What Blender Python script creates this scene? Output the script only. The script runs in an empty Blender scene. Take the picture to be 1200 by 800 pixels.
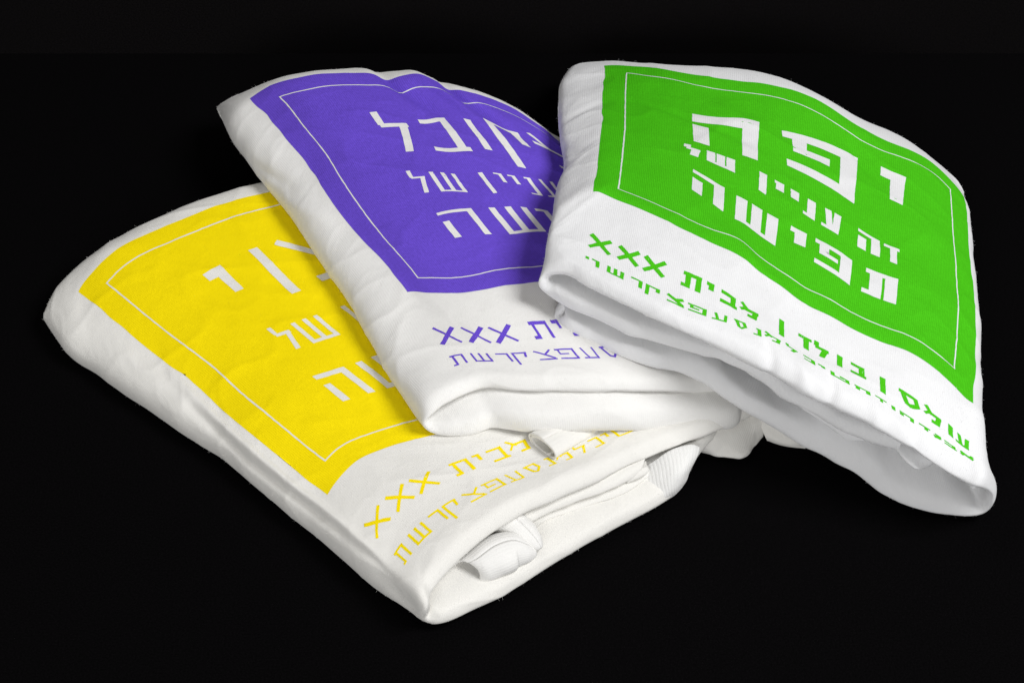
import bpy, math, random
import numpy as np
from mathutils import Vector
from mathutils.geometry import delaunay_2d_cdt

random.seed(4)
rng = np.random.default_rng(4)
scene = bpy.context.scene
CM = 0.01                       # all shapes below are worked out in centimetres

# ------------------------------------------------------------------ camera
PITCH, DIST, FOV = math.radians(43.0), 135.0, math.radians(25.0)
cd = bpy.data.cameras.new('camera')
cam = bpy.data.objects.new('camera', cd)
scene.collection.objects.link(cam)
scene.camera = cam
cam.location = (0, -DIST*math.cos(PITCH)*CM, DIST*math.sin(PITCH)*CM)
cam.rotation_euler = (math.pi/2-PITCH, 0, 0)
cd.sensor_width = 36
cd.angle = FOV
cd.clip_start, cd.clip_end = 0.05, 60
scene.render.resolution_x, scene.render.resolution_y = 1024, 682

# ------------------------------------------------------------------ light
world = bpy.data.worlds.new('World')
scene.world = world
world.use_nodes = True
world.node_tree.nodes['Background'].inputs[0].default_value = (1, 0.97, 0.95, 1)
world.node_tree.nodes['Background'].inputs[1].default_value = 0.08

def area(name, loc, target, size, power, col=(1, 1, 1)):
    d = bpy.data.lights.new(name, 'AREA')
    d.shape, d.size, d.size_y, d.energy, d.color = 'RECTANGLE', size[0], size[1], power, col
    o = bpy.data.objects.new(name, d)
    scene.collection.objects.link(o)
    o.location = loc
    o.rotation_euler = (Vector(target)-Vector(loc)).to_track_quat('-Z', 'Y').to_euler()
    return o
area("key_softbox", (1.60, -0.35, 2.05), (0.0, 0.0, 0.03), (1.1, 1.1), 62, (0.985, 0.987, 1.0))
area("front_softbox", (-0.28, -2.0, 0.78), (0.05, 0, 0.03), (1.3, 0.7), 24, (0.99, 0.99, 1.0))
area("top_softbox", (-0.55, 0.30, 1.2), (0.0, 0, 0.03), (0.8, 0.8), 3.0, (1.0, 0.975, 0.95))
scene.view_settings.view_transform = 'Standard'
scene.view_settings.look = 'None'
scene.view_settings.exposure = 0
scene.view_settings.gamma = 1

# ------------------------------------------------------------------ numeric helpers
Ccam = np.array([0, -DIST*math.cos(PITCH), DIST*math.sin(PITCH)])
Fv = np.array([0, math.cos(PITCH), -math.sin(PITCH)])
Rv = np.array([1.0, 0, 0])
Uv = np.cross(Rv, Fv)
FOC = 600/math.tan(FOV/2)

def ray(px, py, z):
    """the spot at height z (cm) that the survey of the photograph (1200x800) gives"""
    px, py, z = (np.asarray(a, float) for a in (px, py, z))
    D = Fv + ((px-600)/FOC)[..., None]*Rv + ((400-py)/FOC)[..., None]*Uv
    return Ccam + D*((z-Ccam[2])/D[..., 2])[..., None]

def proj(P):
    q = np.asarray(P)-Ccam
    w = q@Fv
    return np.stack([600+FOC*(q@Rv)/w, 400-FOC*(q@Uv)/w], -1)

def makima(x, y, q):
    """modified Akima interpolation; y may have trailing dimensions"""
    x = np.asarray(x, float); y = np.asarray(y, float); q = np.asarray(q, float)
    sh = y.shape[1:]; y = y.reshape(len(x), -1)
    h = np.diff(x)[:, None]; m = np.diff(y, axis=0)/h
    if len(x) == 2:
        m = np.repeat(m, 1, 0); d = np.repeat(m, 2, 0)
    else:
        m0 = 2*m[0]-m[1]; m00 = 2*m0-m[0]
        m1 = 2*m[-1]-m[-2]; m11 = 2*m1-m[-1]
        M = np.vstack([m00, m0, m, m1, m11])
        w1 = np.abs(M[3:]-M[2:-1])+np.abs(M[3:]+M[2:-1])/2+1e-9
        w2 = np.abs(M[1:-2]-M[:-3])+np.abs(M[1:-2]+M[:-3])/2+1e-9
        d = (w1*M[1:-2]+w2*M[2:-1])/(w1+w2)
    i = np.clip(np.searchsorted(x, q, side='right')-1, 0, len(x)-2)
    hh = h[i]; t = ((q-x[i])[:, None])/hh
    a, b = y[i], y[i+1]
    r = (a*(1+2*t)*(1-t)**2 + d[i]*hh*t*(1-t)**2 + b*t*t*(3-2*t) + d[i+1]*hh*t*t*(t-1))
    return r.reshape((len(q),)+sh)

def smooth(P, n, axis):
    for _ in range(n):
        Q = P.copy()
        s = [slice(None)]*P.ndim; a = s.copy(); b = s.copy()
        s[axis] = slice(1, -1); a[axis] = slice(0, -2); b[axis] = slice(2, None)
        Q[tuple(s)] = 0.5*P[tuple(s)]+0.25*(P[tuple(a)]+P[tuple(b)])
        P = Q
    return P

def norm(a):
    return a/np.maximum(np.linalg.norm(a, axis=-1, keepdims=True), 1e-9)

def vnoise(u, v, seed):
    """smooth value noise, about -1..1"""
    r = np.random.default_rng(seed); T = r.uniform(-1, 1, (64, 64))
    i = np.floor(u).astype(int); j = np.floor(v).astype(int)
    f = u-i; g = v-j; f = f*f*f*(f*(f*6-15)+10); g = g*g*g*(g*(g*6-15)+10)
    t = lambda a, b: T[a % 64, b % 64]
    return (t(i, j)*(1-f)+t(i+1, j)*f)*(1-g)+(t(i, j+1)*(1-f)+t(i+1, j+1)*f)*g

W_, H_ = 24.0, 22.5             # the printed panel of every shirt, cm

def fill_u(pts, zfun, v):
    """pts: (px,py) or (px,py,u); spread the missing u by length along the cloth"""
    n = len(pts)
    known = [i for i in range(n) if len(pts[i]) > 2]
    us = np.zeros(n)
    for i in known: us[i] = pts[i][2]
    for a, b in zip(known[:-1], known[1:]):
        us[a:b+1] = np.linspace(us[a], us[b], b-a+1)
        for _ in range(4):
            P = ray([p[0] for p in pts[a:b+1]], [p[1] for p in pts[a:b+1]], zfun(us[a:b+1], v))
            c = np.concatenate([[0], np.cumsum(np.linalg.norm(np.diff(P, axis=0), axis=1))])
            us[a:b+1] = us[a]+(us[b]-us[a])*c/c[-1]
    return us

class Shirt:
    """A folded T-shirt: one sheet that runs over the top, round its folds and underneath.
    u runs across the print (0..24), v down the print (0..22.5), both in cm of cloth."""
    def __init__(s, spec):
        s.sp = spec
        zf = spec['z']
        US = np.linspace(0, W_, 17)
        def row(pts, v):
            u = fill_u(pts, zf, v)
            return makima(u, np.array([p[:2] for p in pts], float), US)
        T, B = row(spec['top'], 0.0), row(spec['bottom'], H_)
        def edge(pts, u):
            pts = np.array(pts, float); n = len(pts)
            v = np.linspace(0, H_, n)
            for _ in range(4):
                P = ray(pts[:, 0], pts[:, 1], zf(np.full(n, u), v))
                c = np.concatenate([[0], np.cumsum(np.linalg.norm(np.diff(P, axis=0), axis=1))])
                v = H_*c/c[-1]
            return v, pts
        Lv, Lp = edge(spec['left'], 0.0)
        Rv_, Rp = edge(spec['right'], W_)
        s.info = (T, B)
        VR = [0, 2.5, 5, 8, 11, 14, 17, 20, H_]
        rows = []                                      # (v, left chain, top row world, right chain)
        far_v, lip_v = spec['far_v'], spec['lip_v']
        def chains(v, top):
            return spec['left_chain'](v, top, s), spec['right_chain'](v, top, s)
        fu = fill_u(spec['far'], zf, far_v)
        far_row = makima(fu, np.array([p[:2] for p in spec['far']], float), US)
        lu = fill_u(spec['lip'], zf, lip_v)
        lip_row = makima(lu, np.array([p[:2] for p in spec['lip']], float), US)
        data = [(far_v, far_row)]
        for v in VR:
            a = v/H_
            L = makima(Lv, Lp, [v])[0]; R = makima(Rv_, Rp, [v])[0]
            t = (US/W_)[:, None]
            C = (1-a)*T+a*B+(1-t)*L+t*R-((1-a)*((1-t)*T[0]+t*T[-1])+a*((1-t)*B[0]+t*B[-1]))
            data.append((v, C))
        for v, pts in spec.get('mid', []):
            u = fill_u(pts, zf, v)
            data.append((v, makima(u, np.array([p[:2] for p in pts], float), US)))
        data.append(((H_+lip_v)/2, 0.5*(data[-1][1]+lip_row)))
        data.append((lip_v, lip_row))
        # dense u for the whole sheet
        ul, ur = spec['u_range']
        s.u = np.arange(ul, ur+1e-6, spec.get('step', 0.14))
        curves, vs = [], []
        zdrop = spec['lip_drop']
        for v, C in data:
            z = zf(US, v)
            if v == lip_v: z = z-zdrop
            top = ray(C[:, 0], C[:, 1], z)
            lc = spec['left_chain'](v, top); rc = spec['right_chain'](v, top)
            uu = [c[0] for c in lc][::-1]+list(US)+[c[0] for c in rc]
            PP = np.array([c[1] for c in lc][::-1]+list(top)+[c[1] for c in rc])
            curves.append(makima(uu, PP, s.u)); vs.append(v)
        curves = [smooth(c, 6, 0) for c in curves]
        d = norm(np.array(spec['near_dir'], float))
        lip = curves[-1]
        Tu = norm(np.gradient(lip, axis=0))
        n_in = norm(np.cross(Tu, d))
        n_in = smooth(n_in, 30, 0); n_in = norm(n_in)
        s.n_in = n_in
        Rr = np.interp(s.u, [a for a, _ in spec['roll']], [b for _, b in spec['roll']])[:, None]
        wB = np.interp(s.u, [a for a, _ in spec['under_w']], [b for _, b in spec['under_w']])[:, None]
        nz = np.abs(n_in[:, 2:3])
        crest = lip-d*0.55*(1-wB)-n_in*0.5*(1-wB)*nz**2-d*0.7*wB-n_in*0.35*wB*Rr*nz
        crest[:, 2] = np.maximum(crest[:, 2], 0.06)
        A = [(0.1, .35), (0.4, .75), (1, 1), (2.5, 1.05), (7, 1.05)]
        Bt = [(-0.2, .5), (0.0, 1.05), (0.5, 1.6), (2, 1.95), (6.5, 2.0)]
        curves.insert(len(curves)-1, crest); vs.insert(len(vs)-1, lip_v-0.75)
        vv = lip_v
        for k, ((ab, ai), (bb, bi)) in enumerate(zip(A, Bt)):
            back = ab*(1-wB)+bb*wB; inn = ai*(1-wB)+bi*wB
            rise = np.interp(s.u, *zip(*spec.get('rise', [(0, 0), (1, 0)])))[:, None]*(0, .15, .5, 1.7, 2.1)[k]
            wi = np.clip((s.u-12)/8, 0, 1)[:, None]
            dk = d if k < 3 else norm(d*(1-wi)+wi*np.array(spec.get('inner_dir', spec['near_dir']), float))
            P = lip-dk*(back*np.where(np.abs(back) > 1.9, 1.0, Rr))+n_in*(inn*Rr+rise)
            vv += (0.5, 0.5, 0.7, 1.4, 4)[k]
            curves.append(P); vs.append(vv)
        # far end: the sheet closes towards its own middle height
        far = curves[0]; mid = spec['far_mid']
        pre = []
        for out, f, dv in ((-2.5, 1.0, 5.0), (0.1, 0.9, 2.2), (0.35, 0.5, 1.0)):
            P = far-d*out
            P[:, 2] = P[:, 2]*(1-f)+mid*f
            pre.append((far_v-dv, P))
        curves = [p for _, p in pre]+curves; vs = [v for v, _ in pre]+vs
        s.v = np.arange(vs[0], vs[-1]+1e-6, spec.get('step', 0.14))
        G = makima(vs, np.array(curves), s.v)          # (nv, nu, 3)
        G = smooth(G, spec.get('sm', 5), 0); G = smooth(G, 3, 1)
        # the far rim is the softest fold: round it more
        Gs = smooth(smooth(G, 45, 0), 80, 1)
        wf = np.clip((1.5-s.v)/3.5, 0, 1); wf = (wf*wf*(3-2*wf))[:, None, None]
        G = G*(1-wf)+Gs*wf
        # wrinkles and slow unevenness, pushed along the normal
        N = s.normals(G)
        U2, V2 = np.meshgrid(s.u, s.v)
        h = spec.get('lump', 0.08)*(vnoise(U2/5.3+7, V2/4.1+3, spec['seed'])+0.5*vnoise(U2/2.3, V2/2.9, spec['seed']+1))
        h += 0.014*vnoise(U2/0.9, V2/1.1, spec['seed']+2)
        rdg = 1-np.abs(vnoise(U2/4.5+V2/9.0+11, V2/3.2-U2/7.0+5, spec['seed']+3)); h += 0.05*rdg**4
        rdg = 1-np.abs(vnoise(U2/2.6-V2/6.0+21, V2/2.2+U2/8.0+5, spec['seed']+4)); h += 0.022*rdg**5
        for (pts, wd, ht) in spec.get('creases', []):
            best = np.full(U2.shape, 1e9); along = np.zeros(U2.shape)
            tot = len(pts)-1
            for k in range(tot):
                a = np.array(pts[k], float); b = np.array(pts[k+1], float); e = b-a
                t = np.clip(((U2-a[0])*e[0]+(V2-a[1])*e[1])/(e@e), 0, 1)
                dd = np.hypot(U2-a[0]-t*e[0], V2-a[1]-t*e[1])
                along = np.where(dd < best, (k+t)/tot, along); best = np.minimum(best, dd)
            h += ht*np.exp(-(best/wd)**2)*np.sin(np.pi*np.clip(along*0.9+0.08, 0, 1))**0.6
        G = G+N*h[..., None]
        G[..., 2] = np.maximum(G[..., 2], 0.03)
        s.G = G; s.N = s.normals(G)
    def normals(s, G):
        n = norm(np.cross(np.gradient(G, axis=1), -np.gradient(G, axis=0)))
        return n
    def at(s, u, v, off=0.0):
        u = np.asarray(u, float); v = np.asarray(v, float)
        fi = np.clip((u-s.u[0])/(s.u[1]-s.u[0]), 0, len(s.u)-1.001)
        fj = np.clip((v-s.v[0])/(s.v[1]-s.v[0]), 0, len(s.v)-1.001)
        i = fi.astype(int); j = fj.astype(int); f = (fi-i)[..., None]; g = (fj-j)[..., None]
        bl = lambda A: (A[j, i]*(1-f)+A[j, i+1]*f)*(1-g)+(A[j+1, i]*(1-f)+A[j+1, i+1]*f)*g
        return bl(s.G)+off*norm(bl(s.N))
    def invert(s, px, py):
        """cloth position that shows at a surveyed spot (for measuring the print)"""
        m = (s.u > -1) & (s.u < W_+1); k = (s.v > -1) & (s.v < s.sp['lip_v'])
        Q = proj(s.G[np.ix_(k, m)])
        dd = np.hypot(Q[..., 0]-px, Q[..., 1]-py); j, i = np.unravel_index(dd.argmin(), dd.shape)
        return s.u[m][i], s.v[k][j], dd.min()
# ------------------------------------------------------------------ materials
def nodes_of(name):
    m = bpy.data.materials.new(name); m.use_nodes = True
    nt = m.node_tree
    return m, nt, nt.nodes['Principled BSDF']

def math_node(nt, op, a, b=None, c=None):
    n = nt.nodes.new('ShaderNodeMath'); n.operation = op
    for i, x in enumerate((a, b, c)):
        if x is None: continue
        if isinstance(x, (int, float)): n.inputs[i].default_value = x
        else: nt.links.new(x, n.inputs[i])
    return n.outputs[0]

def knit_height(nt, wale, course):
    """height of a jersey knit: columns of small V stitches, in the cloth's own centimetres"""
    tc = nt.nodes.new('ShaderNodeUVMap'); tc.uv_map = 'cloth'
    ns = nt.nodes.new('ShaderNodeTexNoise'); ns.inputs['Scale'].default_value = 1.3; ns.inputs['Detail'].default_value = 2
    nt.links.new(tc.outputs[0], ns.inputs['Vector'])
    sep = nt.nodes.new('ShaderNodeSeparateXYZ'); nt.links.new(tc.outputs[0], sep.inputs[0])
    wob = math_node(nt, 'MULTIPLY_ADD', ns.outputs[0], 0.07, sep.outputs[0])
    su = math_node(nt, 'ABSOLUTE', math_node(nt, 'SINE', math_node(nt, 'MULTIPLY', wob, math.pi/wale)))
    sv = math_node(nt, 'SINE', math_node(nt, 'MULTIPLY_ADD', su, 1.6, math_node(nt, 'MULTIPLY', sep.outputs[1], 2*math.pi/course)))
    h = math_node(nt, 'MULTIPLY_ADD', sv, 0.1, su)
    fz = nt.nodes.new('ShaderNodeTexNoise'); fz.inputs['Scale'].default_value = 14; fz.inputs['Detail'].default_value = 5
    fz.inputs['Roughness'].default_value = 0.7
    nt.links.new(tc.outputs[0], fz.inputs['Vector'])
    return math_node(nt, 'MULTIPLY_ADD', fz.outputs[0], 1.6, h), fz, tc, h

def crumple(nt, tc):
    """the small soft dents of handled cotton"""
    n = nt.nodes.new('ShaderNodeTexNoise'); n.inputs['Scale'].default_value = 0.75; n.inputs['Detail'].default_value = 3
    n.inputs['Roughness'].default_value = 0.45; n.inputs['Distortion'].default_value = 0.6
    nt.links.new(tc.outputs[0], n.inputs['Vector'])
    b = nt.nodes.new('ShaderNodeBump'); b.inputs['Strength'].default_value = 0.35; b.inputs['Distance'].default_value = 0.0012
    nt.links.new(n.outputs[0], b.inputs['Height'])
    return b.outputs[0]

def cloth_material(name, col, wale=0.115, bump=0.32):
    m, nt, b = nodes_of(name)
    h, fz, tc, k = knit_height(nt, wale, 0.09)
    bp = nt.nodes.new('ShaderNodeBump'); bp.inputs['Strength'].default_value = bump; bp.inputs['Distance'].default_value = 0.00022
    nt.links.new(h, bp.inputs['Height']); nt.links.new(bp.outputs[0], b.inputs['Normal'])
    nt.links.new(crumple(nt, tc), bp.inputs['Normal'])
    mot = nt.nodes.new('ShaderNodeTexNoise'); mot.inputs['Scale'].default_value = 0.55; mot.inputs['Detail'].default_value = 4
    nt.links.new(tc.outputs[0], mot.inputs['Vector'])
    mx = nt.nodes.new('ShaderNodeMix'); mx.data_type = 'RGBA'
    mx.inputs[6].default_value = (*[c*0.95 for c in col], 1); mx.inputs[7].default_value = (*col, 1)
    nt.links.new(mot.outputs[0], mx.inputs[0]); nt.links.new(mx.outputs[2], b.inputs['Base Color'])
    b.inputs['Roughness'].default_value = 0.92
    b.inputs['Specular IOR Level'].default_value = 0.15
    b.inputs['Sheen Weight'].default_value = 0.12
    b.inputs['Sheen Roughness'].default_value = 0.6
    return m

def ink_material(name, col, under, wale=0.115, bump=0.48, wear_shade=0.5):
    """screen-printing ink on the knit: the stitches still show, shade between their columns is painted into the colour"""
    m, nt, b = nodes_of(name)
    h, fz, tc, k = knit_height(nt, wale, 0.09)
    bp = nt.nodes.new('ShaderNodeBump'); bp.inputs['Strength'].default_value = bump; bp.inputs['Distance'].default_value = 0.0002
    nt.links.new(h, bp.inputs['Height']); nt.links.new(bp.outputs[0], b.inputs['Normal'])
    nt.links.new(crumple(nt, tc), bp.inputs['Normal'])
    mot = nt.nodes.new('ShaderNodeTexNoise'); mot.inputs['Scale'].default_value = 5.5; mot.inputs['Detail'].default_value = 6
    mot.inputs['Roughness'].default_value = 0.65
    nt.links.new(tc.outputs[0], mot.inputs['Vector'])
    rp = nt.nodes.new('ShaderNodeValToRGB')
    rp.color_ramp.elements[0].position = 0.3; rp.color_ramp.elements[0].color = (*[c*(1-0.22*wear_shade) for c in col], 1)
    rp.color_ramp.elements[1].position = 0.68; rp.color_ramp.elements[1].color = (*[min(1, c*(1+0.05*wear_shade)+0.004*wear_shade) for c in col], 1)
    nt.links.new(mot.outputs[0], rp.inputs[0])
    groove_shade = nt.nodes.new('ShaderNodeMapRange'); groove_shade.inputs[1].default_value = 0.60; groove_shade.inputs[2].default_value = 0.08
    groove_shade.inputs[3].default_value = 0; groove_shade.inputs[4].default_value = 0.5*wear_shade
    nt.links.new(k, groove_shade.inputs[0])
    mx = nt.nodes.new('ShaderNodeMix'); mx.data_type = 'RGBA'
    mx.inputs[7].default_value = (*[c*0.45 for c in col], 1)  # shade in the grooves between wales, painted as darker ink
    nt.links.new(groove_shade.outputs[0], mx.inputs[0]); nt.links.new(rp.outputs[0], mx.inputs[6])
    nt.links.new(mx.outputs[2], b.inputs['Base Color'])
    b.inputs['Roughness'].default_value = 0.75
    b.inputs['Specular IOR Level'].default_value = 0.1
    return m

def srgb(r, g, b):
    f = lambda c: (c/255/12.92) if c/255 <= 0.04045 else ((c/255+0.055)/1.055)**2.4
    return (f(r), f(g), f(b))

M_white = cloth_material('white_jersey', (0.80, 0.80, 0.80))
M_cream = cloth_material('soft_white_jersey', (0.79, 0.78, 0.75))
M_warm = cloth_material('off_white_jersey', (0.76, 0.745, 0.70))
M_hem = cloth_material('ribbed_hem_jersey', (0.78, 0.775, 0.75), wale=0.2, bump=0.6)
M_green = ink_material('green_ink', (0.07, 0.56, 0.006), None, wear_shade=0.6)
M_purple = ink_material('purple_ink', (0.152, 0.078, 0.65), None, wear_shade=0.9, wale=0.13)
M_yellow = ink_material('yellow_ink', (0.94, 0.74, 0.0), None, wear_shade=0.3)

def black_material(name, col, rough, spec):
    m, nt, b = nodes_of(name)
    tc = nt.nodes.new('ShaderNodeTexCoord')
    n = nt.nodes.new('ShaderNodeTexNoise'); n.inputs['Scale'].default_value = 900; n.inputs['Detail'].default_value = 3
    nt.links.new(tc.outputs['Object'], n.inputs['Vector'])
    r = nt.nodes.new('ShaderNodeValToRGB')
    r.color_ramp.elements[0].position = 0.3; r.color_ramp.elements[0].color = (*[c*0.6 for c in col], 1)
    r.color_ramp.elements[1].position = 0.75; r.color_ramp.elements[1].color = (*[c*1.5 for c in col], 1)
    nt.links.new(n.outputs[0], r.inputs[0]); nt.links.new(r.outputs[0], b.inputs['Base Color'])
    bp = nt.nodes.new('ShaderNodeBump'); bp.inputs['Strength'].default_value = 0.3; bp.inputs['Distance'].default_value = 0.0002
    nt.links.new(n.outputs[0], bp.inputs['Height']); nt.links.new(bp.outputs[0], b.inputs['Normal'])
    b.inputs['Roughness'].default_value = rough; b.inputs['Specular IOR Level'].default_value = spec
    return m
M_table = black_material('black_card', (0.0017, 0.0015, 0.0017), 0.9, 0.02)
M_back = black_material('black_backdrop_card', (0.0045, 0.0039, 0.0041), 0.9, 0.03)

# ------------------------------------------------------------------ mesh helpers
def mesh_obj(name, verts, faces, mat, parent=None, uv=None, smooth_=True):
    me = bpy.data.meshes.new(name)
    me.from_pydata([tuple(float(c)*CM for c in p) for p in verts], [], [tuple(int(i) for i in f) for f in faces])
    me.materials.append(mat)
    if uv is not None:
        lay = me.uv_layers.new(name='cloth')
        li = np.zeros(len(me.loops), int); me.loops.foreach_get('vertex_index', li)
        lay.data.foreach_set('uv', np.asarray(uv, np.float32)[li].ravel())
    if smooth_:
        me.polygons.foreach_set('use_smooth', [True]*len(me.polygons))
    me.update()
    o = bpy.data.objects.new(name, me)
    scene.collection.objects.link(o)
    if parent is not None:
        o.parent = parent
        o.matrix_parent_inverse = parent.matrix_world.inverted()
    return o

def grid_faces(nv, nu):
    i = np.arange(nv-1)[:, None]*nu+np.arange(nu-1)[None, :]
    return np.stack([i, i+nu, i+nu+1, i+1], -1).reshape(-1, 4)

def grid_obj(name, G, mat, parent, U, V):
    nv, nu = G.shape[:2]
    uv = np.stack(np.meshgrid(U, V), -1).reshape(-1, 2)
    return mesh_obj(name, G.reshape(-1, 3), grid_faces(nv, nu), mat, parent, uv)

def patch(name, rows, mat, parent, thick=0.12, nu=70, nv=50, lump=0.04, seed=0, sm=2, uvscale=1.0, world_pts=False):
    """a small piece of cloth: rows of (px,py,z) survey points, skinned and given its real thickness"""
    rs = []
    ts = np.linspace(0, 1, nu)
    for r in rows:
        r = np.array(r, float)
        P = r if world_pts else ray(r[:, 0], r[:, 1], r[:, 2])
        c = np.concatenate([[0], np.cumsum(np.linalg.norm(np.diff(P, axis=0), axis=1)+1e-6)]); c /= c[-1]
        rs.append(makima(c, P, ts))
    rs = np.array(rs)
    dv = np.concatenate([[0], np.cumsum(np.linalg.norm(np.diff(rs, axis=0), axis=2).mean(1)+1e-3)])
    G = makima(dv/dv[-1], rs, np.linspace(0, 1, nv))
    G = smooth(smooth(G, sm, 0), sm, 1)
    L = np.linalg.norm(np.diff(G, axis=1), axis=2).sum(1).mean()
    U, V = np.linspace(0, L*uvscale, nu), np.linspace(0, dv[-1]*uvscale, nv)
    N = norm(np.cross(np.gradient(G, axis=1), -np.gradient(G, axis=0)))
    a, b = np.meshgrid(U, V)
    G = G+N*(lump*(vnoise(a/1.3+5, b/1.5+9, seed)+0.4*vnoise(a/.5, b/.6, seed+1)))[..., None]
    G[..., 2] = np.maximum(G[..., 2], 0.04)
    o = grid_obj(name, G, mat, parent, U, V)
    if thick:
        md = o.modifiers.new('cloth_thickness', 'SOLIDIFY'); md.thickness = thick*CM; md.offset = 0
    return o

def decal(name, polys, shirt, off, mat, parent, step=0.3, tf=None):
    """flat outlines in cloth centimetres, joined, cut fine and laid on the shirt's surface"""
    vs, fs = [], []
    for p in polys:
        if sum(a[0]*b[1]-b[0]*a[1] for a, b in zip(p, p[1:]+p[:1])) < 0: p = p[::-1]
        n = len(vs)
        q = []
        for a, b in zip(p, p[1:]+p[:1]):
            L = math.hypot(b[0]-a[0], b[1]-a[1]); k = max(1, int(L/step))
            q += [(a[0]+(b[0]-a[0])*t/k, a[1]+(b[1]-a[1])*t/k) for t in range(k)]
        vs += q; fs.append(list(range(n, n+len(q))))
    if tf: vs = [tf(*p) for p in vs]
    A = np.array(vs); lo, hi = A.min(0), A.max(0)
    g = min(0.2, step)
    # inner points so that every piece follows the folds
    cell = {(int(x//g), int(y//g)) for x, y in vs}
    near = {(i+k, j+l) for i, j in cell for k in range(-4, 5) for l in range(-4, 5)}
    extra = [((i+.5)*g+.011*((i*7+j*3) % 5), (j+.5)*g+.013*((i*5+j*11) % 7)) for i, j in sorted(near-cell)]
    r = delaunay_2d_cdt([Vector(p) for p in vs+extra], [], fs, 0, 1e-5)
    keep = [f for f, o in zip(r[2], r[5]) if len(o)]
    used = sorted({i for f in keep for i in f}); ren = {k: n for n, k in enumerate(used)}
    V = np.array([tuple(r[0][i]) for i in used])
    V[:, 0] += 0.014*vnoise(V[:, 0]*5.1+2, V[:, 1]*5.1+9, 61); V[:, 1] += 0.014*vnoise(V[:, 0]*5.3+7, V[:, 1]*4.9+3, 62)
    P = shirt.at(V[:, 0], V[:, 1], off)
    F = [[ren[i] for i in f] for f in keep]
    # keep the faces turned outwards
    out = []
    for f in F:
        a, b, c = (V[i] for i in f[:3])
        cr = (b[0]-a[0])*(c[1]-a[1])-(b[1]-a[1])*(c[0]-a[0])
        out.append(list(f) if cr < 0 else list(f)[::-1])
    return mesh_obj(name, P, out, mat, parent, V)

def part_label(o, text):
    o['label'] = text
    return o

def thing(name, label, cat, loc, group=None):
    o = bpy.data.objects.new(name, None); scene.collection.objects.link(o)
    o.empty_display_size = 0.05
    o.location = loc
    o['label'] = label; o['category'] = cat
    if group: o['group'] = group
    bpy.context.view_layer.update()
    return o

def tube(name, secs, mat, parent, thick=0.1, seed=0, lump=0.04, n=48, m=40, uvs=1.0, wind=1.0, mouth=None):
    """a rolled or bunched length of cloth: secs are (px, py, z, half height, half depth) along it"""
    S = np.array(secs, float)
    C = ray(S[:, 0], S[:, 1], S[:, 2])
    t = np.linspace(0, 1, len(S)); q = np.linspace(0, 1, m)
    Cq = makima(t, C, q); R = makima(t, S[:, 3:5], q)
    ax = norm(np.gradient(Cq, axis=0))
    if mouth is not None:
        wm = np.clip(1-q/0.35, 0, 1)[:, None]; ax = norm(ax*(1-wm)+wm*norm(np.array(mouth, float)))
    up = np.array([0, 0, 1.0])
    side = norm(np.cross(ax, up)); upv = np.cross(side, ax)
    a = np.linspace(0.5*math.pi, 0.5*math.pi+2*math.pi*wind, n)
    sh = np.linspace(1, 1-0.22*max(0, wind-1)/0.5, n) if wind > 1 else np.ones(n)
    G = Cq[:, None]+(np.cos(a)*sh)[None, :, None]*side[:, None]*R[:, None, 1:2]+(np.sin(a)*sh)[None, :, None]*upv[:, None]*R[:, None, 0:1]
    U, V = np.linspace(0, 4, n)*uvs, np.linspace(0, np.linalg.norm(np.diff(Cq, axis=0), axis=1).sum(), m)*uvs
    N = norm(G-Cq[:, None]); x, y = np.meshgrid(U, V)
    per = 0.5-0.5*np.cos(np.linspace(0, 2*math.pi, n))
    G = G+N*(lump*per*(vnoise(x/1.1+3, y/0.8+seed, seed)+.5*vnoise(x/.4, y/.5, seed+1)))[..., None]
    G[..., 2] = np.maximum(G[..., 2], 0.05)
    o = grid_obj(name, G, mat, parent, U, V)
    md = o.modifiers.new('cloth_thickness', 'SOLIDIFY'); md.thickness = thick*CM; md.offset = 0
    return o

def add_fuzz(shirt, mat, parent, count, seed, vmax):
    """loose cotton fibres standing off the jersey"""
    r = np.random.default_rng(seed)
    u = r.uniform(shirt.u[0], shirt.u[-1], count); v = r.uniform(shirt.v[0]+2, shirt.v[-1]-3, count)
    on = (u > -0.2) & (u < W_+.2) & (v > -.2) & (v < H_+.2)
    k = ~on; u, v = u[k], v[k]; n = len(u)
    P = shirt.at(u, v, -0.005); N = norm(shirt.at(u, v, 1.0)-shirt.at(u, v, 0.0))
    rd = norm(r.normal(size=(n, 3)))
    d1 = norm(N+0.9*rd); d2 = norm(d1+0.9*norm(r.normal(size=(n, 3))))
    L = r.gamma(3.0, 0.016, n)[:, None]
    w = norm(np.cross(d1, r.normal(size=(n, 3))))*0.0045
    a, b, c, d, e = P-w, P+w, P+d1*L+w*.8, P+d1*L-w*.8, P+d1*L+d2*L*.8
    V = np.stack([a, b, c, d, e], 1).reshape(-1, 3)
    i = np.arange(n)[:, None]*5
    F = [list(x) for x in (i+np.array([0, 1, 2, 3]))]+[list(x) for x in (i+np.array([3, 2, 4]))]
    uv = np.repeat(np.stack([u, v], 1), 5, 0)
    o = mesh_obj('cotton_fuzz', V, F, mat, parent, uv)
    o['kind'] = 'stuff'
    return o
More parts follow.
